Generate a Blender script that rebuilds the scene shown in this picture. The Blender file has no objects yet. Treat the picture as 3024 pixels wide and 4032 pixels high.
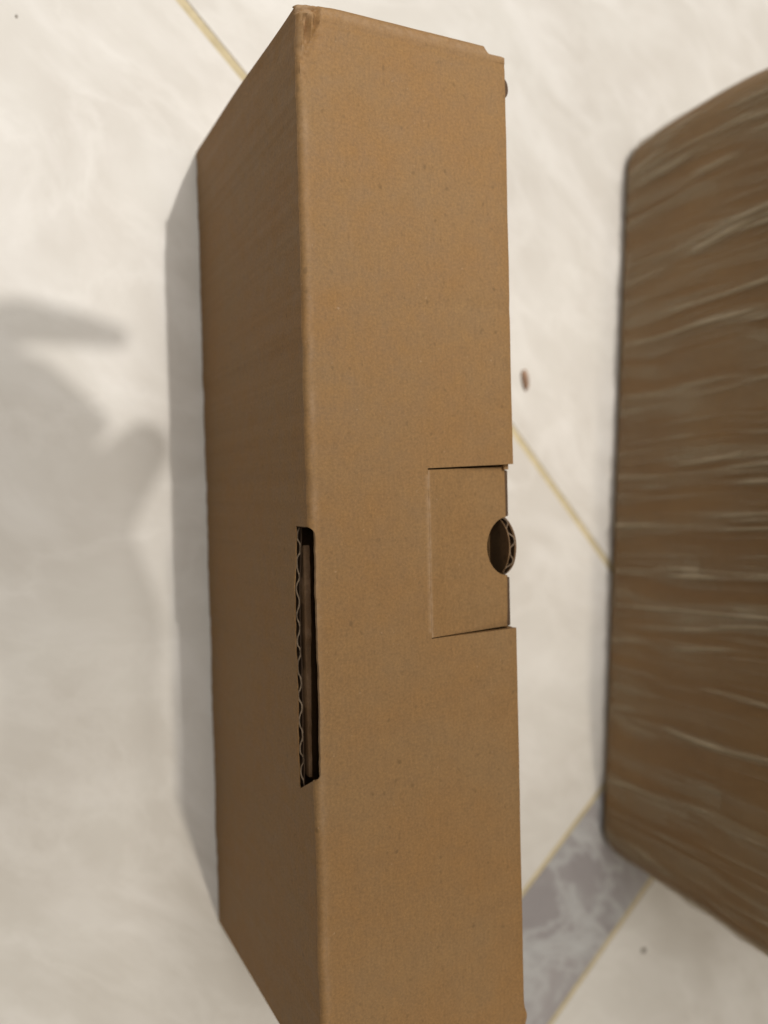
import bpy, bmesh, math, random
from mathutils import Vector, noise

random.seed(7)
SC = bpy.context.scene
COL = SC.collection
mm = 0.001

# ------------------------------------------------------------------ camera
cam_d = bpy.data.cameras.new('camera')
cam = bpy.data.objects.new('camera', cam_d); COL.objects.link(cam)
cam.location = (-0.10964, 0.02313, 0.43292)
cam.rotation_euler = (-0.01146872, -0.45680864, -0.02715155)
cam_d.sensor_fit = 'VERTICAL'; cam_d.sensor_height = 36.0; cam_d.lens = 29.567
cam_d.clip_start = 0.01; cam_d.clip_end = 50
cam_d.dof.use_dof = True; cam_d.dof.focus_distance = 0.312; cam_d.dof.aperture_fstop = 5.2
SC.camera = cam

# ------------------------------------------------------------------ ambient light of the room
w = bpy.data.worlds.new('World'); SC.world = w; w.use_nodes = True
bg = w.node_tree.nodes['Background']
bg.inputs['Color'].default_value = (1.0, 0.93, 0.84, 1)
bg.inputs['Strength'].default_value = 0.08

# ------------------------------------------------------------------ lamps of the room and an added overhead fill
def area(name, loc, target, sx, sy, power, col):
    d = bpy.data.lights.new(name, 'AREA'); d.shape = 'RECTANGLE'; d.size = sx; d.size_y = sy
    d.energy = power; d.color = col
    o = bpy.data.objects.new(name, d); COL.objects.link(o); o.location = loc
    dirv = Vector(target) - Vector(loc)
    o.rotation_euler = dirv.to_track_quat('-Z', 'Y').to_euler()
    return o
def downlight(name, loc, target, half_deg, blend, power, col, soft):
    d = bpy.data.lights.new(name, 'SPOT'); d.energy = power; d.color = col
    d.spot_size = math.radians(half_deg * 2); d.spot_blend = blend; d.shadow_soft_size = soft
    o = bpy.data.objects.new(name, d); COL.objects.link(o); o.location = loc
    o.rotation_euler = (Vector(target) - Vector(loc)).to_track_quat('-Z', 'Y').to_euler()
    return o
# two ceiling downlights whose beams cross over the middle of the carton, and a weak lamp across the room
downlight('ceiling_downlight', (0.25, 0.73, 2.2), (0.25, 0.75, 0), 24.5, 0.60, 106.0, (1.0, 0.962, 0.915), 0.017)
downlight('ceiling_downlight', (0.28, -1.16, 2.2), (0.28, -1.16, 0), 33.5, 0.45, 60.0, (1.0, 0.90, 0.75), 0.045)
area('far_lamp', (-2.1, -1.25, 1.25), (0.05, 0.05, 0.05), 0.22, 0.22, 2.4, (1.0, 0.88, 0.74))
area('added_overhead_fill', (-0.08, 0.80, 2.35), (-0.08, 0.80, 0), 1.5, 1.9, 42.0, (1.0, 0.965, 0.92))  # added soft fill standing in for ceiling bounce, lifts the shadow beside the carton

SC.view_settings.view_transform = 'Standard'
SC.view_settings.look = 'None'
SC.view_settings.gamma = 1.0
SC.view_settings.exposure = 0.12
SC.cycles.max_bounces = 8
SC.cycles.transparent_max_bounces = 16

# ------------------------------------------------------------------ materials
def new_mat(name):
    m = bpy.data.materials.new(name); m.use_nodes = True
    nt = m.node_tree
    return m, nt, nt.nodes['Principled BSDF']
def N(nt, t, **kw):
    n = nt.nodes.new(t)
    for k, v in kw.items():
        if k in n.inputs.keys(): n.inputs[k].default_value = v
        else: setattr(n, k, v)
    return n
def mapping(nt, src, scale=(1, 1, 1), rot=(0, 0, 0), loc=(0, 0, 0)):
    mp = nt.nodes.new('ShaderNodeMapping'); nt.links.new(src, mp.inputs['Vector'])
    mp.inputs['Scale'].default_value = scale; mp.inputs['Rotation'].default_value = rot
    mp.inputs['Location'].default_value = loc
    return mp.outputs['Vector']
def noise_n(nt, vec, scale, detail=4, rough=0.55, dist=0.0):
    n = nt.nodes.new('ShaderNodeTexNoise'); nt.links.new(vec, n.inputs['Vector'])
    n.inputs['Scale'].default_value = scale; n.inputs['Detail'].default_value = detail
    n.inputs['Roughness'].default_value = rough; n.inputs['Distortion'].default_value = dist
    return n.outputs['Fac']
def ramp(nt, fac, stops):
    r = nt.nodes.new('ShaderNodeValToRGB'); nt.links.new(fac, r.inputs['Fac'])
    e = r.color_ramp.elements
    while len(e) < len(stops): e.new(0.5)
    for i, (p, c) in enumerate(stops):
        e[i].position = p; e[i].color = c if len(c) == 4 else (*c, 1)
    return r.outputs['Color']
def mix(nt, a, b, fac, mode='MIX'):
    m = nt.nodes.new('ShaderNodeMix'); m.data_type = 'RGBA'; m.blend_type = mode
    for sock, v in ((m.inputs['A'], a), (m.inputs['B'], b), (m.inputs['Factor'], fac)):
        pass
    A, B, F = m.inputs[6], m.inputs[7], m.inputs[0]
    for s, v in ((A, a), (B, b)):
        if isinstance(v, bpy.types.NodeSocket): nt.links.new(v, s)
        else: s.default_value = (*v, 1) if len(v) == 3 else v
    if isinstance(fac, bpy.types.NodeSocket): nt.links.new(fac, F)
    else: F.default_value = fac
    return m.outputs[2]
def bump(nt, bsdf, h, strength, dist, prev=None):
    b = nt.nodes.new('ShaderNodeBump'); nt.links.new(h, b.inputs['Height'])
    b.inputs['Strength'].default_value = strength; b.inputs['Distance'].default_value = dist
    if prev is not None: nt.links.new(prev, b.inputs['Normal'])
    nt.links.new(b.outputs['Normal'], bsdf.inputs['Normal'])
    return b.outputs['Normal']
g3 = lambda v: (v, v, v)

def kraft(name, base, wear_and_light=(0.40, 0.27, 0.16), fibre_rot=0.0):
    m, nt, p = new_mat(name)
    tc = nt.nodes.new('ShaderNodeTexCoord'); ob = tc.outputs['Object']
    c = base
    # broad warm / cool mottling of the recycled liner
    f1 = noise_n(nt, ob, 28, 4, 0.6)
    col = mix(nt, tuple(x * k for x, k in zip(c, (1.02, 0.97, 0.90))), tuple(x * k for x, k in zip(c, (0.99, 1.01, 1.07))),
              ramp(nt, f1, [(0.35, g3(0)), (0.65, g3(1))]))
    f2 = noise_n(nt, ob, 140, 5, 0.65)
    col = mix(nt, col, ramp(nt, f2, [(0.25, g3(0.90)), (0.5, g3(1.0)), (0.8, g3(1.09))]), 0.9, 'MULTIPLY')
    # fibres drawn out along the machine direction
    fv = mapping(nt, ob, (900, 160, 900), (0, 0, fibre_rot))
    f3 = noise_n(nt, fv, 1.0, 4, 0.7)
    col = mix(nt, col, ramp(nt, f3, [(0.2, g3(0.80)), (0.5, g3(1.0)), (0.85, g3(1.14))]), 0.6, 'MULTIPLY')
    f4 = noise_n(nt, ob, 1000, 3, 0.7)
    col = mix(nt, col, ramp(nt, f4, [(0.25, g3(0.70)), (0.5, g3(1.0)), (0.75, g3(1.32))]), 0.65, 'MULTIPLY')
    # dark and pale flecks in the pulp
    sp = noise_n(nt, mapping(nt, ob, (1, 0.7, 1)), 420, 1, 0.3)
    col = mix(nt, col, tuple(x * 0.55 for x in c), ramp(nt, sp, [(0.70, g3(0)), (0.82, g3(0.6))]))
    sp2 = noise_n(nt, mapping(nt, ob, (1, 1, 1), (0, 0, 0), (3.1, 1.7, 0.4)), 620, 1, 0.3)
    col = mix(nt, col, wear_and_light, ramp(nt, sp2, [(0.76, g3(0)), (0.85, g3(0.45))]))
    at = nt.nodes.new('ShaderNodeAttribute'); at.attribute_name = 'wear_and_light'
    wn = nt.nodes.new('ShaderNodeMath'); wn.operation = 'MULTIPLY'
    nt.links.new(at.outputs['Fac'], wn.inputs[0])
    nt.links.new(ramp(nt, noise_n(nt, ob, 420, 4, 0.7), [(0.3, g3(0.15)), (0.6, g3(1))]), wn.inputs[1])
    col = mix(nt, col, wear_and_light, wn.outputs[0])
    nt.links.new(col, p.inputs['Base Color'])
    p.inputs['Roughness'].default_value = 0.72
    p.inputs['Specular IOR Level'].default_value = 0.35
    b1 = bump(nt, p, f3, 0.25, 0.00012)
    b2 = bump(nt, p, f2, 0.25, 0.0004, b1)
    bump(nt, p, noise_n(nt, mapping(nt, ob, (1, 0.25, 1)), 55, 2, 0.5), 0.06, 0.0008, b2)
    rr = ramp(nt, f2, [(0.3, g3(0.62)), (0.7, g3(0.80))]); nt.links.new(rr, p.inputs['Roughness'])
    return m
KR = (0.252, 0.144, 0.055)
M_kraft = kraft('kraft_liner', KR)
M_raw = kraft('kraft_raw_edge', (0.30, 0.195, 0.11), (0.5, 0.38, 0.26))
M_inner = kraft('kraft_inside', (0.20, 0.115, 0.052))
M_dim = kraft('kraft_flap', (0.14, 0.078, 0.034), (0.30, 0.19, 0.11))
M_medium_shade = kraft('fluting_paper_shade', (0.085, 0.050, 0.026), (0.38, 0.285, 0.19))  # dark base puts the shade of flute gaps and flap edges into the colour

def tile_mat(name, a, b, vein, vein_amt, seed, scale=1.0, contrast=1.0):
    m, nt, p = new_mat(name)
    tc = nt.nodes.new('ShaderNodeTexCoord'); ob = mapping(nt, tc.outputs['Object'], (1, 1, 1), (0, 0, 0.7), (seed, seed * 0.37, 0))
    warp = nt.nodes.new('ShaderNodeTexNoise'); nt.links.new(ob, warp.inputs['Vector']); warp.inputs['Scale'].default_value = 6 * scale
    add = nt.nodes.new('ShaderNodeVectorMath'); add.operation = 'MULTIPLY_ADD'
    nt.links.new(warp.outputs['Color'], add.inputs[0]); add.inputs[1].default_value = (0.10, 0.10, 0.0); nt.links.new(ob, add.inputs[2])
    v = add.outputs[0]
    cl = noise_n(nt, v, 9 * scale, 6, 0.55)
    col = mix(nt, a, b, ramp(nt, cl, [(0.5 - 0.18 / contrast, g3(0)), (0.5 + 0.18 / contrast, g3(1))]))
    cl2 = noise_n(nt, mapping(nt, v, (1, 2.2, 1), (0, 0, 0.5)), 15 * scale, 4, 0.55)
    col = mix(nt, col, vein, mix(nt, (0, 0, 0), ramp(nt, cl2, [(0.44, g3(0)), (0.70, g3(1))]), vein_amt))
    # thin crisp veins
    vn = noise_n(nt, mapping(nt, v, (1, 1.6, 1), (0, 0, -0.4), (4, 9, 0)), 11 * scale, 5, 0.6)
    sb = nt.nodes.new('ShaderNodeMath'); sb.operation = 'SUBTRACT'; nt.links.new(vn, sb.inputs[0]); sb.inputs[1].default_value = 0.5
    ab = nt.nodes.new('ShaderNodeMath'); ab.operation = 'ABSOLUTE'; nt.links.new(sb.outputs[0], ab.inputs[0])
    col = mix(nt, col, tuple(min(0.8, c * 1.12) for c in vein), mix(nt, (0, 0, 0), ramp(nt, ab.outputs[0], [(0.0, g3(1)), (0.055, g3(0))]), vein_amt ** 3 * 1.2))
    nt.links.new(col, p.inputs['Base Color'])
    p.inputs['Roughness'].default_value = 0.46
    p.inputs['Specular IOR Level'].default_value = 0.30
    bump(nt, p, noise_n(nt, tc.outputs['Object'], 30, 2, 0.5), 0.05, 0.001)
    return m
M_cream = tile_mat('cream_marble_glaze', (0.550, 0.514, 0.462), (0.635, 0.610, 0.560), (0.72, 0.695, 0.655), 0.5, 2.3)
M_grey = tile_mat('grey_marble_glaze', (0.265, 0.245, 0.245), (0.335, 0.312, 0.308), (0.45, 0.455, 0.445), 0.72, 5.1, 1.3, 1.5)

m, nt, p = new_mat('yellow_grout'); M_grout = m
tc = nt.nodes.new('ShaderNodeTexCoord')
f = noise_n(nt, tc.outputs['Object'], 90, 5, 0.65)
nt.links.new(ramp(nt, f, [(0.3, (0.43, 0.36, 0.22)), (0.7, (0.58, 0.49, 0.31))]), p.inputs['Base Color'])
p.inputs['Roughness'].default_value = 0.85
bump(nt, p, noise_n(nt, tc.outputs['Object'], 900, 3, 0.6), 0.4, 0.0004)

m, nt, p = new_mat('brown_crumb'); M_crumb = m
tc = nt.nodes.new('ShaderNodeTexCoord')
f = noise_n(nt, tc.outputs['Object'], 260, 4, 0.6)
nt.links.new(ramp(nt, f, [(0.3, (0.17, 0.10, 0.06)), (0.7, (0.36, 0.22, 0.14))]), p.inputs['Base Color'])
p.inputs['Roughness'].default_value = 0.8
m, nt, p = new_mat('grey_lint'); M_lint = m
tc = nt.nodes.new('ShaderNodeTexCoord')
f = noise_n(nt, tc.outputs['Object'], 400, 3, 0.6)
nt.links.new(ramp(nt, f, [(0.3, (0.16, 0.14, 0.11)), (0.7, (0.26, 0.23, 0.19))]), p.inputs['Base Color'])
p.inputs['Roughness'].default_value = 0.9

# parcel: printed brown board under stretched film
m, nt, p = new_mat('parcel_board'); M_pboard = m
uv = nt.nodes.new('ShaderNodeUVMap'); uv.uv_map = 'UVMap'
f = noise_n(nt, mapping(nt, uv.outputs['UV'], (14, 10, 1)), 1.0, 4, 0.6)
col = ramp(nt, f, [(0.3, (0.195, 0.098, 0.028)), (0.7, (0.275, 0.150, 0.048))])
f = noise_n(nt, mapping(nt, uv.outputs['UV'], (500, 300, 1)), 1.0, 3, 0.6)
col = mix(nt, col, ramp(nt, f, [(0.2, g3(0.85)), (0.8, g3(1.15))]), 0.7, 'MULTIPLY')
nt.links.new(col, p.inputs['Base Color']); p.inputs['Roughness'].default_value = 0.7

m, nt, p = new_mat('stretch_film'); M_film = m
uv = nt.nodes.new('ShaderNodeUVMap'); uv.uv_map = 'UVMap'
U = uv.outputs['UV']
# bands where several layers of film overlap, drawn out along the pull
wv = noise_n(nt, mapping(nt, U, (5, 4, 1)), 1.0, 2, 0.5)
wadd = nt.nodes.new('ShaderNodeVectorMath'); wadd.operation = 'MULTIPLY_ADD'
cmb = nt.nodes.new('ShaderNodeCombineXYZ'); nt.links.new(wv, cmb.inputs['X'])
nt.links.new(cmb.outputs[0], wadd.inputs[0]); wadd.inputs[1].default_value = (0.05, 0, 0); nt.links.new(U, wadd.inputs[2])
V = wadd.outputs[0]
b1 = ramp(nt, noise_n(nt, mapping(nt, V, (80, 3.5, 1)), 1.0, 5, 0.65), [(0.46, g3(0.0)), (0.56, g3(1.0))])
b2 = ramp(nt, noise_n(nt, mapping(nt, V, (420, 6, 1), (0, 0, 0.02), (3, 5, 0)), 1.0, 3, 0.5), [(0.56, g3(0.0)), (0.72, g3(1.0))])
b3 = ramp(nt, noise_n(nt, mapping(nt, U, (24, 20, 1), (0, 0, 0), (7, 2, 0)), 1.0, 3, 0.55), [(0.35, g3(0.0)), (0.65, g3(1.0))])
s1 = mix(nt, mix(nt, (0, 0, 0), b1, 0.55), b2, 0.45, 'ADD')
vo = nt.nodes.new('ShaderNodeTexVoronoi'); vo.distance = 'CHEBYCHEV'; vo.inputs['Scale'].default_value = 1.0
nt.links.new(mapping(nt, V, (55, 17, 1)), vo.inputs['Vector'])
vb = nt.nodes.new('ShaderNodeRGBToBW'); nt.links.new(vo.outputs['Color'], vb.inputs[0])
s1 = mix(nt, s1, ramp(nt, vb.outputs[0], [(0.2, g3(0.35)), (0.8, g3(1.25))]), 0.8, 'MULTIPLY')
s2 = mix(nt, s1, b3, 0.6, 'MULTIPLY')
rg = nt.nodes.new('ShaderNodeAttribute'); rg.attribute_name = 'ridge'
al = mix(nt, mix(nt, (0.10, 0.10, 0.10), s2, 0.55, 'ADD'), rg.outputs['Color'], 0.42, 'ADD')  # pleats made paler and more opaque: wrinkle highlights put into the alpha
bw = nt.nodes.new('ShaderNodeRGBToBW'); nt.links.new(al, bw.inputs[0])
cl = nt.nodes.new('ShaderNodeClamp'); nt.links.new(bw.outputs[0], cl.inputs[0]); cl.inputs['Max'].default_value = 0.9
nt.links.new(cl.outputs[0], p.inputs['Alpha'])
p.inputs['Base Color'].default_value = (0.42, 0.345, 0.22, 1)
p.inputs['Roughness'].default_value = 0.25
p.inputs['Specular IOR Level'].default_value = 0.5
bump(nt, p, b2, 0.5, 0.0008)

# ------------------------------------------------------------------ helpers
def link(name, me, mat, parent=None):
    o = bpy.data.objects.new(name, me); COL.objects.link(o)
    if mat: me.materials.append(mat)
    if parent: o.parent = parent
    return o
def tag(o, label=None, cat=None, group=None, kind=None):
    if label: o['label'] = label
    if cat: o['category'] = cat
    if group: o['group'] = group
    if kind: o['kind'] = kind
    return o
def empty(name, loc=(0, 0, 0)):
    o = bpy.data.objects.new(name, None); COL.objects.link(o); o.location = loc; o.empty_display_size = 0.02
    return o
def smooth(me, angle=35):
    for pl in me.polygons: pl.use_smooth = True
    try: me.set_sharp_from_angle(angle=math.radians(angle))
    except Exception: pass
def grid_mesh(name, rows, wear_and_light=None, weld=True, out=None, sharp=35, each=False):
    """rows: list of strips, each a list of rows, each a list of points in mm; solidified into board"""
    bm = bmesh.new()
    for strip in rows:
        vs = [[bm.verts.new(Vector(q) * mm) for q in r] for r in strip]
        for i in range(len(vs) - 1):
            for j in range(len(vs[i]) - 1):
                a, b, c, d = vs[i][j], vs[i][j + 1], vs[i + 1][j + 1], vs[i + 1][j]
                try: bm.faces.new((a, b, c, d))
                except ValueError: pass
    if weld: bmesh.ops.remove_doubles(bm, verts=bm.verts, dist=2e-5)
    bmesh.ops.recalc_face_normals(bm, faces=bm.faces)
    if out is not None:
        bm.normal_update(); av = Vector((0, 0, 0))
        for f in bm.faces: av += f.normal * f.calc_area()
        if each: bmesh.ops.reverse_faces(bm, faces=[f for f in bm.faces if f.normal.dot(Vector(out)) < 0])
        elif av.dot(Vector(out)) < 0: bmesh.ops.reverse_faces(bm, faces=bm.faces)
    me = bpy.data.meshes.new(name); bm.to_mesh(me); bm.free()
    if wear_and_light is not None:
        a = me.attributes.new('wear_and_light', 'FLOAT', 'POINT')
        for i, v in enumerate(me.vertices): a.data[i].value = wear_and_light(v.co.x * 1000, v.co.y * 1000, v.co.z * 1000)
    smooth(me, sharp)
    return me
def thicken(o, t, off):
    md = o.modifiers.new('board_thickness', 'SOLIDIFY'); md.thickness = t * mm; md.offset = off
    dg = bpy.context.evaluated_depsgraph_get(); dg.update()
    me = bpy.data.meshes.new_from_object(o.evaluated_get(dg)); old = o.data
    o.modifiers.clear(); o.data = me; me.name = old.name; bpy.data.meshes.remove(old)
    smooth(me, 40)
    return o
def box_mesh(name, x0, x1, y0, y1, z0, z1, bev=0.4):
    bm = bmesh.new(); bmesh.ops.create_cube(bm, size=1)
    for v in bm.verts:
        v.co = Vector(((x0 + x1) / 2 + v.co.x * (x1 - x0), (y0 + y1) / 2 + v.co.y * (y1 - y0), (z0 + z1) / 2 + v.co.z * (z1 - z0))) * mm
    if bev: bmesh.ops.bevel(bm, geom=bm.edges[:], offset=bev * mm, segments=2, affect='EDGES', profile=0.5)
    me = bpy.data.meshes.new(name); bm.to_mesh(me); bm.free(); smooth(me, 40)
    return me
def lin(a, b, n): return [a + (b - a) * i / (n - 1) for i in range(n)]
def sstep(a, b, x):
    t = max(0.0, min(1.0, (x - a) / (b - a))); return t * t * (3 - 2 * t)
def nz(x, y, z=0.0): return noise.noise(Vector((x, y, z)))

# ------------------------------------------------------------------ floor: grout bed and tiles
E1 = Vector((0.762, 0.648)); E2 = Vector((-0.648, 0.762))
fl_me = bpy.data.meshes.new('floor')
fb = bmesh.new()
q = [E1 * a + E2 * b for a, b in ((-1.6, -1.6), (1.6, -1.6), (1.6, 1.6), (-1.6, 1.6))]
fb.faces.new([fb.verts.new((v.x, v.y, -0.0010)) for v in q]); fb.to_mesh(fl_me); fb.free()
floor = tag(link('floor', fl_me, M_grout), kind='structure', label='cream and grey tiled floor with yellow grout joints')
def tile(poly, mat, name):
    """poly in mm, counter-clockwise; eased edge, real thickness"""
    n = len(poly); P = [Vector(v) for v in poly]
    def inset(d):
        out = []
        for i in range(n):
            a, b, c = P[i - 1], P[i], P[(i + 1) % n]
            n1 = Vector((-(b - a).y, (b - a).x)).normalized(); n2 = Vector((-(c - b).y, (c - b).x)).normalized()
            h = (n1 + n2); h /= max(0.2, h.dot(n1)) if h.length else 1
            out.append(b + h * d)
        return out
    bm = bmesh.new(); rings = []
    for d, z in ((0, -8), (0, -1.0), (0.25, -0.4), (0.8, -0.08), (1.6, 0.0)):
        rings.append([bm.verts.new(Vector((v.x, v.y, z)) * mm) for v in inset(d)])
    for r0, r1 in zip(rings, rings[1:]):
        for i in range(n): bm.faces.new((r0[i], r0[(i + 1) % n], r1[(i + 1) % n], r1[i]))
    bm.faces.new(rings[-1])
    me = bpy.data.meshes.new(name); bm.to_mesh(me); bm.free()
    o = link(name, me, mat, floor)
    return o
def ee(a, b): v = E1 * a + E2 * b; return (v.x, v.y)
gap = 2.2
# the joint seen crossing behind the carton (bends a little under it where the tiles are out of true)
KA, KB, KC = Vector((-42.0, 313.9)), Vector((101.5, 169.0)), Vector((337.0, -110.0))
def off(seg, d):
    a, b = seg; t = (b - a).normalized(); nn = Vector((-t.y, t.x)); return [a + nn * d, b + nn * d]
s_u, s_l = -302.0, -381.5
jA = off((KA, KB), -gap); jB = off((KB, KC), -gap)       # lower-left side
kA = off((KA, KB), gap); kB = off((KB, KC), gap)         # upper-right side
midL = (jA[1] + jB[0]) / 2; midR = (kA[1] + kB[0]) / 2
topv = 300.0
tile([ee(-415, s_u + gap), ee(183.0, s_u + gap), tuple(midL), tuple(jA[0]), ee(-415, topv)], M_cream, 'tile')
tile([ee(187.0, s_u + gap), ee(785, s_u + gap), ee(785, topv), tuple(kA[0]), tuple(midR)], M_cream, 'tile')
for a0, a1 in ((-1020, -419), (789, 1390)):
    tile([ee(a0, s_u + gap), ee(a1, s_u + gap), ee(a1, topv), ee(a0, topv)], M_cream, 'tile')
for a0, a1 in ((-1020, -419), (-415, 183), (187, 785), (789, 1390)):
    tile([ee(a0, topv + 4), ee(a1, topv + 4), ee(a1, topv + 604), ee(a0, topv + 604)], M_cream, 'tile')
    tile([ee(a0, s_l - gap - 600), ee(a1, s_l - gap - 600), ee(a1, s_l - gap), ee(a0, s_l - gap)], M_cream, 'tile')
    g = tile([ee(a0, s_l + 1.2), ee(a1, s_l + 1.2), ee(a1, s_u - 1.2), ee(a0, s_u - 1.2)], M_grey, 'border_tile')
    g['label'] = 'grey marbled border tile'

# ------------------------------------------------------------------ the kraft carton
W_, H_, Y0, Y1 = 89.6, 148.0, -200.0, 200.8
carton = tag(empty('carton'), 'plain brown corrugated carton with tuck tab and thumb notch, standing in the centre', 'carton')
SL0, SL1, SL0T = -89.6, 11.2, -82.0                    # slot along the left fold
R_, T_ = 2.8, 2.5
def fold_wob(y): return 0.45 * nz(y * 0.03, 3.1) + 0.30 * nz(y * 0.16, 7.7) + 0.20 * nz(y * 0.55, 1.3)
# creases pressed into the crushed corner: from, to (mm in from fold and end), depth, half width
CREASES = [(3.0, 5.5, 3.9, 14.5, 2.2, 1.3), (8.0, 1.5, 7.2, 8.0, 2.0, 1.5), (7.0, 11.0, 2.2, 22.0, 1.1, 1.5),
           (0.0, 3.0, 7.0, 2.2, 1.5, 1.2), (1.6, 8.0, 1.4, 25.0, -0.9, 1.6), (5.4, 4.5, 5.6, 9.0, -0.9, 1.5), (1.0, 17.0, 3.0, 30.0, 0.8, 1.2)]
def warp(x, y, z):
    """slight unevenness of the used board and the crushed back corner"""
    e = math.exp(-((x / 7.0) ** 2))
    x2 = x + fold_wob(y) * e
    z2 = z + 0.22 * nz(x * 0.03, y * 0.025, 4) + 0.10 * nz(x * 0.11, y * 0.10, 9)
    dx, dy = x - 0.0, Y1 - y
    # crushed corner: pushed in and creased
    d = math.sqrt((dx / 13.0) ** 2 + (dy / 22.0) ** 2)
    k = math.exp(-d * d * 1.6)
    cr = nz(x * 0.30, y * 0.16, 2.0)
    up = sstep(100, 140, z)
    z2 -= k * (0.9 + 1.6 * cr) * up
    if up > 0 and dy < 40 and dx < 25:
        for (ax, ay, bx, by, dep, wd) in CREASES:
            ux, uy = bx - ax, by - ay; L2 = ux * ux + uy * uy
            t = max(0, min(1, ((dx - ax) * ux + (dy - ay) * uy) / L2))
            dd = math.hypot(dx - ax - ux * t, dy - ay - uy * t)
            z2 -= dep * max(0, 1 - dd / wd) * up
    x2 += k * 1.0 * sstep(60, 140, z); 
    y2 = y - k * 0.9 * sstep(60, 140, z)
    return (x2, y2, z2)
def slot_start(y):
    """how far (mm along the profile, from the end of the curl) the top panel is cut back at the slot"""
    full = R_ * math.pi / 2
    a = min(y - SL0T, SL1 - y)
    if a <= 0: return 0.0
    r = 3.0
    c = full - 0.6
    if a < r: return c * math.sqrt(max(0, 1 - ((r - a) / r) ** 2))
    return c
def top_pt(s, y, yend=0.0):
    L = R_ * math.pi / 2
    if s < L:
        a = s / R_; x = R_ - R_ * math.cos(a); z = H_ - R_ + R_ * math.sin(a)
    else: x = R_ + (s - L); z = H_
    if y > Y1 - 3.0:   # rolls over at the back end
        t = (y - (Y1 - 3.0)) / 3.0
        z -= 2.2 * (1 - math.sqrt(max(0, 1 - t * t)))
    # crease set 5 mm in from the back end
    z -= 0.30 * math.exp(-((y - (Y1 - 7.0)) / 0.9) ** 2)
    # faint knock across the panel
    z -= 0.30 * math.exp(-((y - 95.0 - (x - 60) * 0.05) / 3.0) ** 2) * sstep(20, 60, x)
    return (x, y, z)
Lq = R_ * math.pi / 2
cols_fix = [Lq + 3.2] + lin(Lq + 3.9, Lq + 15, 16) + lin(Lq + 17, Lq + 49.6 - R_, 18)
cols_out = lin(Lq + 49.6 - R_, Lq + W_ - R_, 22)
def xend(y): return 1.3 * math.exp(-((y + 195.5) / 3.2) ** 2) + 0.25 * nz(y * 0.02, 5) 
TC1, TC0 = 32.0, -34.3
def row(y, wide, cut=None):
    s0 = slot_start(y)
    pts = [warp(*top_pt(s, y)) for s in lin(s0, Lq + 3.2, 10)[:-1]] + [warp(*top_pt(s, y)) for s in cols_fix]
    if wide:
        n = len(cols_out)
        for i, s in enumerate(cols_out[1:], 1):
            f = i / (n - 1); yy = y
            if y >= TC1: yy = y + 1.4 * f * max(0, 1 - (y - TC1) / 14.0)
            if y <= TC0: yy = y + 0.6 * f * max(0, 1 - (TC0 - y) / 14.0)
            x, yq, z = top_pt(s, yy)
            x += xend(yy) * f ** 4
            if y > Y1 - 4.1 and x > 80.6: yq = min(yq, Y1 - 3.6 + 0.25 * nz(x, 1))       # corner cut back
            # rounding of the long edge
            z -= 0.35 * f ** 30
            pts.append(warp(x, yq, z))
    return pts
ys_hi = lin(TC1, 168, 140) + lin(168.7, Y1 - 4.2, 44) + lin(Y1 - 4.0, Y1, 12)
ys_mid = sorted(set(lin(TC0, TC1, 70) + [SL1 + 0.3, SL1, SL1 - 0.15, SL1 - 0.5, SL1 - 1, SL1 - 1.7, SL1 - 2.4, SL1 - 3.0]))
ys_lo = sorted(set(lin(Y0, TC0, 170) + [SL0T - 0.3, SL0T, SL0T + 0.15, SL0T + 0.5, SL0T + 1, SL0T + 1.7, SL0T + 2.4, SL0T + 3.0]))
strips = [[row(y, True, 'hi' if i == 0 else None) for i, y in enumerate(ys_hi)],
          [row(y, False) for y in ys_mid],
          [row(y, True, 'lo' if i == len(ys_lo) - 1 else None) for i, y in enumerate(ys_lo)]]
def top_wear_and_light(x, y, z):
    wv = 0.35 * math.exp(-((x - 2.2) / 1.6) ** 2) * (0.4 + 0.6 * sstep(-0.2, 0.5, nz(y * 0.08, 2)))
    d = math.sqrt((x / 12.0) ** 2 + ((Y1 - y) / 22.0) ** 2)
    wv += 0.75 * math.exp(-d * d * 2) * (0.55 + nz(x * 0.35, y * 0.2, 8))  # pale corner patch: scuffing plus the highlight of the creases painted in
    wv += 0.35 * math.exp(-((y - Y1 + 3) / 2.0) ** 2)
    if TC0 + 2 < y < TC1 - 2: wv += 0.55 * math.exp(-((x - 49.6) / 0.7) ** 2)
    return max(0, min(1, wv))
top = link('top_panel', grid_mesh('top_panel', strips, top_wear_and_light, out=(0, 0, 1)), M_kraft, carton)
thicken(top, T_, -1)

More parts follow.
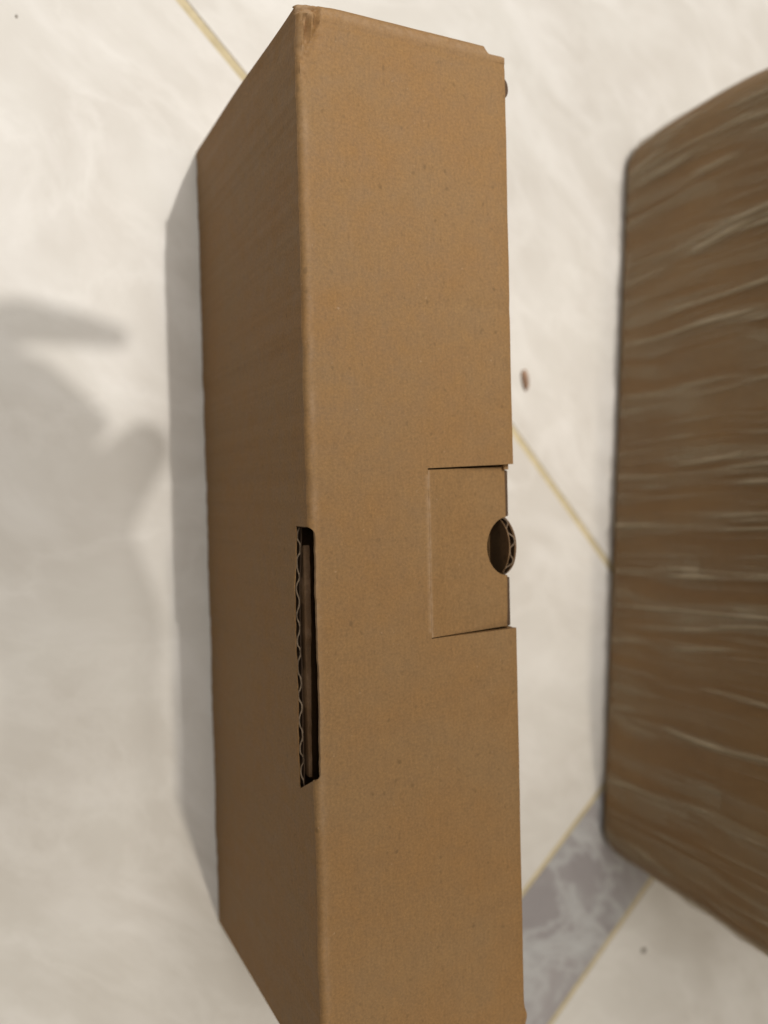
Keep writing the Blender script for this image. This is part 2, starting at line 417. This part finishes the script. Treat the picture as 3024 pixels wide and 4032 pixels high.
# tuck tab, hinged on a crease and sunk a little below the top
TABDROP = math.radians(7.2)
def tab_pt(u, y):
    """u mm from the hinge"""
    a = TABDROP * sstep(-2, 7, u)
    x = 49.6 + u * math.cos(a); z = H_ - u * math.sin(a)
    z += 0.12 * math.exp(-(u / 0.8) ** 2) + warp(49.6, y, H_)[2] - H_
    z += 0.5 * nz(y * 0.04, u * 0.03, 6) * sstep(2, 20, u)
    return x, z
UEND, RN, YN = 40.0, 12.0, -0.6
tr = []
ys_t = sorted(set(lin(TC0 + 0.4, TC1 - 0.6, 44) + [YN + RN * math.sin(t) for t in lin(-math.pi / 2, math.pi / 2, 41)]))
for y in ys_t:
    inn = abs(y - YN) < RN
    cut = 0.92 * math.sqrt(max(0, RN * RN - (y - YN) ** 2)) if inn else 0
    ue = UEND - cut
    r = []
    for u in lin(0, 8, 24)[:-1] + lin(8, ue - 1.5 if not inn else ue, 14):
        x, z = tab_pt(u, y); yy = y + (1.1 if y > 0 else 0.5) * (u / UEND) * abs(y) / 33
        r.append((x, yy, z))
    x, z = r[-1][0], r[-1][2]; yy = r[-1][1]
    for k in range(1, 6):                                     # the end turns down into the carton
        a = k / 5 * math.pi / 2
        if inn: r.append((x + 0.05 * k * 0.01, yy, z - 0.02 * k))
        else: r.append((x + 1.5 * math.sin(a), yy, z - 1.5 * (1 - math.cos(a))))
    r.append((r[-1][0] + 0.1, yy, r[-1][2] - (0.05 if inn else 5.0)))
    tr.append(r)
def tab_wear(x, y, z): return 0.75 * math.exp(-((x - 49.8) / 0.6) ** 2) * (0.5 + 0.5 * sstep(-0.3, 0.3, nz(y * 0.2, 4)))
tabme = grid_mesh('tuck_tab', [tr], tab_wear, out=(0, 0, 1))
tab = link('tuck_tab', tabme, M_kraft, carton); thicken(tab, 2.2, -1)

# left side panel: outer liner, with the fluting and inner liner bared at the slot
def notch_z(y):
    a = min(y - SL0, SL1 - y)
    if a < 0: return H_ - R_ + 0.6
    zz = 130.2 + 2.0 * sstep(-20, 12, y) + 0.9 * ((y + 50) / 45.0) ** 2 + 0.35 * nz(y * 0.25, 4)
    if y < SL0 + 1.5: zz += (1 - math.sqrt(max(0, 1 - ((1.5 - a) / 1.5) ** 2))) * 1.5
    return zz
ysp = sorted(set(lin(Y0 + 0.5, Y1 - 1.0, 380) + [SL0 - 0.05, SL0 + 0.02, SL0 + 0.5, SL0 + 1.2, SL0 + 2.5, SL1 + 0.05, SL1 - 0.02, SL1 - 0.6]))
def side_row(y, x0, drop=0.0):
    zt = notch_z(y) - drop
    return [warp(x0 + 0.35 * nz(y * 0.012, z * 0.012, 3) * (1 - sstep(95, 128, z)), y, z) for z in lin(1.2, 110, 24)[:-1] + lin(110, zt, 16)]
side_rows = [side_row(y, 0.02) for y in ysp]
# the lower end of the slot is cut on a slant: the panel hangs over it towards the fold
cut_rows = []
for y in lin(SL0 - 0.05, SL0T + 0.3, 14):
    t = (y - SL0) / (SL0T - SL0); zt = H_ - R_ + 0.6
    zb = 130.9 + (zt - 131.0) * max(0.0, min(1.0, t)) ** 1.0
    cut_rows.append([warp(0.02, y, z) for z in lin(min(zb, zt - 0.05), zt, 6)])
sp = link('side_panel', grid_mesh('side_panel', [side_rows, cut_rows], lambda x, y, z: 0.0, out=(-1, 0, 0), each=True), M_kraft, carton)
sp['label'] = 'long shaded side with hand slot at the fold'
thicken(sp, 0.4, -1)
il = link('inner_liner', grid_mesh('inner_liner', [[side_row(y, T_ - 0.3, 0.15) for y in lin(SL0 - 1, SL1 + 2, 110)]]), M_medium_shade, sp)
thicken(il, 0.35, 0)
def corrug(name, y0, y1, topf, x_mid, amp, period, depth, parent, mat, n_per=14, wr=1.0):
    n = int((y1 - y0) / period * n_per); rows = []
    for i in range(n + 1):
        y = y0 + (y1 - y0) * i / n
        ph = 2 * math.pi * y / period + 1.1 * nz(y * 0.09, 8) + 0.5 * nz(y * 0.35, 12)
        c = math.sin(ph); c = math.copysign(abs(c) ** 0.75, c)
        a = amp * (1 + 0.30 * nz(y * 0.12, 5))
        zt = topf(y)
        rows.append([(x_mid + max(-amp, min(amp, a * c + 0.15 * nz(y * 0.3, dd * 0.3))), y, zt - dd) for dd in (0, 0.35, 1.2, depth * 0.5, depth)])
    o = link(name, grid_mesh(name, [rows], lambda x, y, z: wr if z > topf(y) - 0.2 else 0.0, sharp=80), mat, parent); thicken(o, 0.55, 0)  # pale rim over dark cells: the lit edge is put into the colour
    return o
corrug('fluting', SL0 + 0.6, SL1 - 0.6, lambda y: notch_z(y) - 0.25 - 0.3 * abs(nz(y * 0.7, 1)), 0.4 + 0.95, 0.66, 10.2, 12, sp, M_medium_shade)
# boards folded inside, seen through the slot
def fl_top(y): return 132.8 + 1.0 * nz(y * 0.06, 2) + 0.5 * nz(y * 0.3, 5)
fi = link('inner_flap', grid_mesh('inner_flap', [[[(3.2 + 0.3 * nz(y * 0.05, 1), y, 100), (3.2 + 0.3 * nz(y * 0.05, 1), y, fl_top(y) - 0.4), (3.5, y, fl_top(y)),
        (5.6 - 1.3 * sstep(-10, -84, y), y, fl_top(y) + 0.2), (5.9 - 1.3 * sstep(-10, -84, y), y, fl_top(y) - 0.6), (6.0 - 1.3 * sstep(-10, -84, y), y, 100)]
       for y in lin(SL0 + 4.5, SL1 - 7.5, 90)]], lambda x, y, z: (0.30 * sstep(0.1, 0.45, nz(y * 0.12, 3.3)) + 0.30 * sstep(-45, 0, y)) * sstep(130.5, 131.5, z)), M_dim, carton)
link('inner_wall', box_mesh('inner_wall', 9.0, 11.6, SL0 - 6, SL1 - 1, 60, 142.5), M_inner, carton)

# remaining panels of the carton
link('bottom_panel', box_mesh('bottom_panel', 0.8, W_ - 0.8, Y0 + 1, Y1 - 1.5, 0.1, 2.6), M_kraft, carton)
rp = []
for y in sorted(set(lin(Y0 + 0.5, Y1 - 4.0, 160) + [TC1 - 0.9, TC1 - 0.7, TC0 + 0.7, TC0 + 0.9])):
    zt = 144.8 if (y > TC1 - 0.8 or y < TC0 + 0.8) else 132.0
    rp.append([(W_ - 0.35, y, z) for z in (0.8, 60, 120, zt)])
thicken(link('front_panel', grid_mesh('front_panel', [rp], out=(1, 0, 0)), M_kraft, carton), 2.2, -1)
link('end_panel', grid_mesh('end_panel', [[[warp(x, Y1 - 0.5, z) for z in lin(0.8, H_ - 2.4, 24)] for x in lin(1.0, W_ - 9.6, 24)]]), M_kraft, carton)
link('end_panel', box_mesh('end_panel', 1.0, W_ - 1.0, Y0 + 0.2, Y0 + 2.6, 0.8, H_ - 2.7), M_kraft, carton)
for ya, yb in ((TC0 + 0.9, YN - RN - 0.6), (YN + RN + 0.6, TC1 - 1.0)):  # dark strips added along the tab edge, standing for the shaded gap
    link('edge_shade_strip', box_mesh('edge_shade_strip', W_ - 3.0, W_ + 0.5, ya, yb, 100, 143.0), M_medium_shade, carton)
# end dust flap whose raw edge shows at the cut-back corner, shade painted in
link('dust_flap', box_mesh('dust_flap', 30.0, W_ - 0.6, Y1 - 4.4, Y1 - 2.0, 3.0, H_ - 2.75), M_medium_shade, carton)
# small rounded ear of the dust flap poking out past the long edge
ear = []
for t in lin(0, math.pi, 13):
    ear.append([(W_ - 3.0, 186.6 - 4.4 * math.cos(t), 145.2), (W_ + 0.3 + 3.2 * math.sin(t), 186.6 - 4.4 * math.cos(t), 145.0 - 0.3 * math.sin(t))])
thicken(link('locking_ear', grid_mesh('locking_ear', [ear], out=(0, 0, 1)), M_medium_shade, carton), 1.6, -1)

# rounded lip of the front wall standing behind the thumb notch, raw corrugated edge upward
LR = 13.4
def lip_top(y): return 131.0 + 15.5 * math.sqrt(max(0.0, 1 - ((y - YN) / LR) ** 2)) ** 0.9
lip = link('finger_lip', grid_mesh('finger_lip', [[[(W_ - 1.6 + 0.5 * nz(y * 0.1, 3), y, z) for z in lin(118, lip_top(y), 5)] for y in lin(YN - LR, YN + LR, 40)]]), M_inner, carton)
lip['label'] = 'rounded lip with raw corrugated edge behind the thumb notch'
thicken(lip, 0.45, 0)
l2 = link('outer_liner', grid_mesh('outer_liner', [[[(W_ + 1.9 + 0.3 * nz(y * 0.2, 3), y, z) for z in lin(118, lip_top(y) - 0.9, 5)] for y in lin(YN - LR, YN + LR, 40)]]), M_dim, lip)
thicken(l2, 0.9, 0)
corrug('fluting', YN - LR + 0.3, YN + LR - 0.3, lambda y: lip_top(y) - 0.5, W_ + 0.1, 1.2, 8.0, 9, lip, M_medium_shade, wr=0.45)

# ------------------------------------------------------------------ the film-wrapped parcel
parcel = tag(empty('wrapped_parcel'), 'brown cardboard parcel wrapped in wrinkled stretch film, cut off at the right', 'parcel')
PD = Vector((0.0695, 0.9976)); PN = Vector((-0.9976, 0.0695)); PB = Vector((255.2, -190.3))
PL0, PL1, PDEP, PH = -31.0, 446.5, 300.0, 255.0
def outline(rc):
    """plan outline (along, outward) as a list with running length, starting on the far back side"""
    pts = []
    def arc(cx, cy, a0, a1, n):
        for i in range(n + 1):
            a = a0 + (a1 - a0) * i / n; pts.append((cx + rc * math.cos(a), cy + rc * math.sin(a)))
    a0, a1, o0, o1 = PL0, PL1, -PDEP, 0.0
    for t in lin(0, 1, 60): pts.append((a1, o0 + rc + (o1 - rc - o0 - rc) * t))
    arc(a1 - rc, o1 - rc, 0, math.pi / 2, 16)
    for t in lin(0, 1, 800)[1:-1]: pts.append((a1 - rc + (a0 + rc - a1 + rc) * t, o1))
    arc(a0 + rc, o1 - rc, math.pi / 2, math.pi, 16)
    for t in lin(0, 1, 60)[1:-1]: pts.append((a0, o1 - rc + (o0 + rc - o1 + rc) * t))
    arc(a0 + rc, o0 + rc, math.pi, 1.5 * math.pi, 8)
    for t in lin(0, 1, 20)[1:-1]: pts.append((a0 + rc + (a1 - a0 - 2 * rc) * t, o0))
    arc(a1 - rc, o0 + rc, 1.5 * math.pi, 2 * math.pi, 8)
    return pts
rp_ = random.Random(11)
PLEATS = []
for k in range(210):
    big = k % 7 == 0
    PLEATS.append((rp_.uniform(258, 775), rp_.gauss(-0.05, 0.022), rp_.uniform(1.0, 2.0) if big else rp_.uniform(0.45, 0.95),
                   rp_.uniform(0.8, 1.2) if big else rp_.uniform(0.35, 0.9), rp_.uniform(0, 90), rp_.uniform(1.5, 5) if big else rp_.uniform(0.3, 1.5)))
def ridge(u, z, amt):
    r = 0.0
    for (u0, sl, wd, st, sd, wg) in PLEATS:
        c = u0 + sl * z + wg * nz(z * 0.016, sd)
        d = abs(u - c)
        if d < wd * 3:
            r += st * math.exp(-(d / wd) ** 2) * (0.05 + 0.95 * sstep(-0.15, 0.35, nz(z * 0.020, sd + 50)))
    b = 1 - abs(nz((u + 4 * nz(u * 0.02, z * 0.01, 2)) * 0.13, z * 0.006, 23.0)) * 2.2
    r += 0.30 * max(0, b) ** 3 * sstep(-0.1, 0.5, nz(u * 0.03, z * 0.02, 41))
    return amt * min(r, 1.5)
def wrap_shell(name, grow, zs, amt, mat, parent):
    pts = outline(24.0 + grow); n = len(pts)
    # running length
    ul = [0.0]
    for i in range(1, n + 1):
        a, b = pts[i - 1], pts[i % n]; ul.append(ul[-1] + math.hypot(a[0] - b[0], a[1] - b[1]))
    bm = bmesh.new(); uvl = bm.loops.layers.uv.new('UVMap'); rl = bm.verts.layers.float.new('ridge')
    ring = []
    cx = (PL0 + PL1) / 2
    for z in zs:
        rr = []
        # rounded foot and shoulder, slight belly
        foot = 12.0; sh = 9.0; inset = 0.0
        if z < foot: inset = foot * 0.45 * (1 - math.sqrt(max(0, 1 - ((foot - z) / foot) ** 2)))
        if z > PH - sh: inset = sh * (1 - math.sqrt(max(0, 1 - ((z - PH + sh) / sh) ** 2)))
        zt = min(1, z / 130.0)
        for i, (a, o) in enumerate(pts):
            u = ul[i]
            rdg = ridge(u, z, 1.0) * sstep(2, 9, z)
            d = rdg * amt + grow - inset
            # outward direction approx from nearest inner point
            ia = max(PL0 + 24, min(PL1 - 24, a)); io = max(-PDEP + 24, min(-24, o))
            dv = Vector((a - ia, o - io)); dv = dv.normalized() if dv.length > 1e-6 else Vector((0, 1))
            aa = a + dv.x * d; oo = o + dv.y * d
            # near end bulges out with height, far end bows
            fn = 1 - sstep(PL0, PL0 + 160, a)
            ff = sstep(PL1 - 120, PL1, a)
            aa += -11.5 * zt ** 1.1 * fn + ff * (5.5 * math.sin(min(1, z / 140) * math.pi * 0.95))
            aa += 0.8 * nz(z * 0.05, 2) * (fn + ff)
            oo += 1.2 * math.sin(math.pi * min(1, z / PH)) * sstep(-11, 0, o)
            p2 = PB + PD * aa + PN * oo
            vtx = bm.verts.new((p2.x * mm, p2.y * mm, z * mm)); vtx[rl] = rdg
            rr.append(vtx)
        ring.append(rr)
    for k in range(len(zs) - 1):
        for i in range(n):
            f = bm.faces.new((ring[k][i], ring[k][(i + 1) % n], ring[k + 1][(i + 1) % n], ring[k + 1][i]))
            for lp, (uu, zz) in zip(f.loops, ((ul[i], zs[k]), (ul[i + 1], zs[k]), (ul[i + 1], zs[k + 1]), (ul[i], zs[k + 1]))):
                lp[uvl].uv = (uu * mm, zz * mm)
            f.smooth = True
    bm.faces.new(ring[-1]); bm.faces.new(list(reversed(ring[0])))
    bmesh.ops.recalc_face_normals(bm, faces=bm.faces)
    me = bpy.data.meshes.new(name); bm.to_mesh(me); bm.free()
    return link(name, me, mat, parent)
zs = [0.3, 1, 2, 3.5, 5, 7, 9, 11] + lin(13, 160, 34) + lin(168, 246, 10) + [249, 252, 254, 255]
wrap_shell('cardboard_box', -0.9, [0.6, 1.5, 3, 5, 8, 11] + lin(14, 244, 18) + [248, 251, 253, 254], 0.0, M_pboard, parcel)
wrap_shell('stretch_film', 0.2, zs, 1.5, M_film, parcel)

# ------------------------------------------------------------------ litter on the tiles
def lump(name, loc, sx, sy, sz, mat, label, cat, seed, rot=0.0):
    bm = bmesh.new(); bmesh.ops.create_icosphere(bm, subdivisions=3, radius=1.0)
    for v in bm.verts:
        k = 1 + 0.28 * noise.noise(v.co * 1.7 + Vector((seed, 0, 0))) + 0.14 * noise.noise(v.co * 4 + Vector((0, seed, 0)))
        c = v.co * k; x, y = c.x * sx, c.y * sy
        v.co = Vector((x * math.cos(rot) - y * math.sin(rot), x * math.sin(rot) + y * math.cos(rot), max(-0.55, c.z) * sz + 0.55 * sz)) * mm
    me = bpy.data.meshes.new(name); bm.to_mesh(me); bm.free(); smooth(me, 60)
    o = link(name, me, mat); o.location = Vector(loc) * mm
    return tag(o, label, cat)
lump('crumb', (202.5, 91.0, 0), 2.5, 6.6, 1.8, M_crumb, 'small brown crumb on the cream tile between carton and parcel', 'crumb', 3.0, 0.12)
lump('lint_fleck', (291.6, -292.9, 0), 2.0, 1.8, 0.5, M_lint, 'tiny grey fleck on the cream tile below the grey border', 'fleck', 5.0)
lump('lint_fleck', (-83.0, 250.6, 0), 0.6, 0.8, 0.2, M_lint, 'tiny grey fleck on the tile in the top left corner', 'fleck', 9.0)

# ------------------------------------------------------------------ the photographer's hand above the carton (its shadow lies on the left tiles)
m, nt, p = new_mat('skin'); M_skin = m
tc = nt.nodes.new('ShaderNodeTexCoord')
f = noise_n(nt, tc.outputs['Object'], 60, 4, 0.6)
nt.links.new(ramp(nt, f, [(0.3, (0.40, 0.22, 0.15)), (0.7, (0.50, 0.29, 0.20))]), p.inputs['Base Color'])
p.inputs['Roughness'].default_value = 0.5
m, nt, p = new_mat('sleeve_cloth'); M_cloth = m
tc = nt.nodes.new('ShaderNodeTexCoord')
f = noise_n(nt, tc.outputs['Object'], 500, 3, 0.6)
nt.links.new(ramp(nt, f, [(0.3, (0.10, 0.11, 0.13)), (0.7, (0.16, 0.17, 0.19))]), p.inputs['Base Color'])
p.inputs['Roughness'].default_value = 0.9
HAND_Z = 550.0
def skin_obj(name, verts, edges, radii, mat, parent=None, root=0):
    me = bpy.data.meshes.new(name); me.from_pydata([Vector(v) * mm for v in verts], edges, [])
    o = link(name, me, None, parent)
    o.modifiers.new('skin', 'SKIN'); o.modifiers.new('subd', 'SUBSURF').levels = 2
    lay = me.skin_vertices[0] if me.skin_vertices else None
    if lay is None:
        bm = bmesh.new(); bm.from_mesh(me); bm.verts.layers.skin.verify(); bm.to_mesh(me); bm.free(); lay = me.skin_vertices[0]
    for i, r in enumerate(radii):
        rr = r if isinstance(r, tuple) else (r, r)
        lay.data[i].radius = (rr[0] * mm, rr[1] * mm); lay.data[i].use_root = (i == root)
    dg = bpy.context.evaluated_depsgraph_get(); dg.update()
    m2 = bpy.data.meshes.new_from_object(o.evaluated_get(dg)); o.modifiers.clear(); o.data = m2; bpy.data.meshes.remove(me)
    m2.name = name; m2.materials.clear(); m2.materials.append(mat)
    for pl in m2.polygons: pl.use_smooth = True
    return o
# joints in the plan of the shadow they throw; brought up the beam to the height of the hand
def hj(x, y, dz=0.0):
    k = (HAND_Z + dz) / 2200.0
    return (x + (250 - x) * k, y + (730 - y) * k, HAND_Z + dz)
hv, he, hr = [], [], []
def jadd(v, r, prev=None):
    hv.append(v); hr.append(r)
    if prev is not None: he.append((prev, len(hv) - 1))
    return len(hv) - 1
palm = jadd(hj(-80, 6, 0), (25.0, 22.0))
wrist = jadd(hj(-62, -58, 6), 29.0, palm)
fore = jadd(hj(-70, -150, 20), 34.0, wrist)
elbow = jadd(hj(-120, -330, 45), 38.0, fore)
def finger(pts):
    pr = palm
    for (x, y, dz, r) in pts: pr = jadd(hj(x, y, dz), r, pr)
finger([(-112, 84, 4, 14), (-90, 109, -6, 9.4), (-60, 106, -12, 6.6), (-36, 102, -14, 4.4)])
finger([(-104, 70, 0, 14), (-88, 86, -8, 10.0), (-70, 71, -16, 8.0), (-48, 54, -18, 6.0)])
finger([(-100, 44, 0, 13), (-84, 58, -10, 8.0), (-66, 53, -20, 6.4), (-55, 42, -22, 5.6)])
finger([(-60, -6, -4, 20), (-48, -26, -10, 17.0), (-40, -48, -18, 14.0), (-36, -66, -20, 11.0)])
finger([(-64, 6, -14, 19), (-50, 24, -22, 16.0), (-36, 42, -26, 12.0), (-20, 59, -28, 9.0)])
person = tag(empty('person', (0, 0, 0)), 'bare hand reaching in from the left, known only by its finger shadow on the tiles', 'person')
skin_obj('hand', hv, he, hr, M_skin, person)
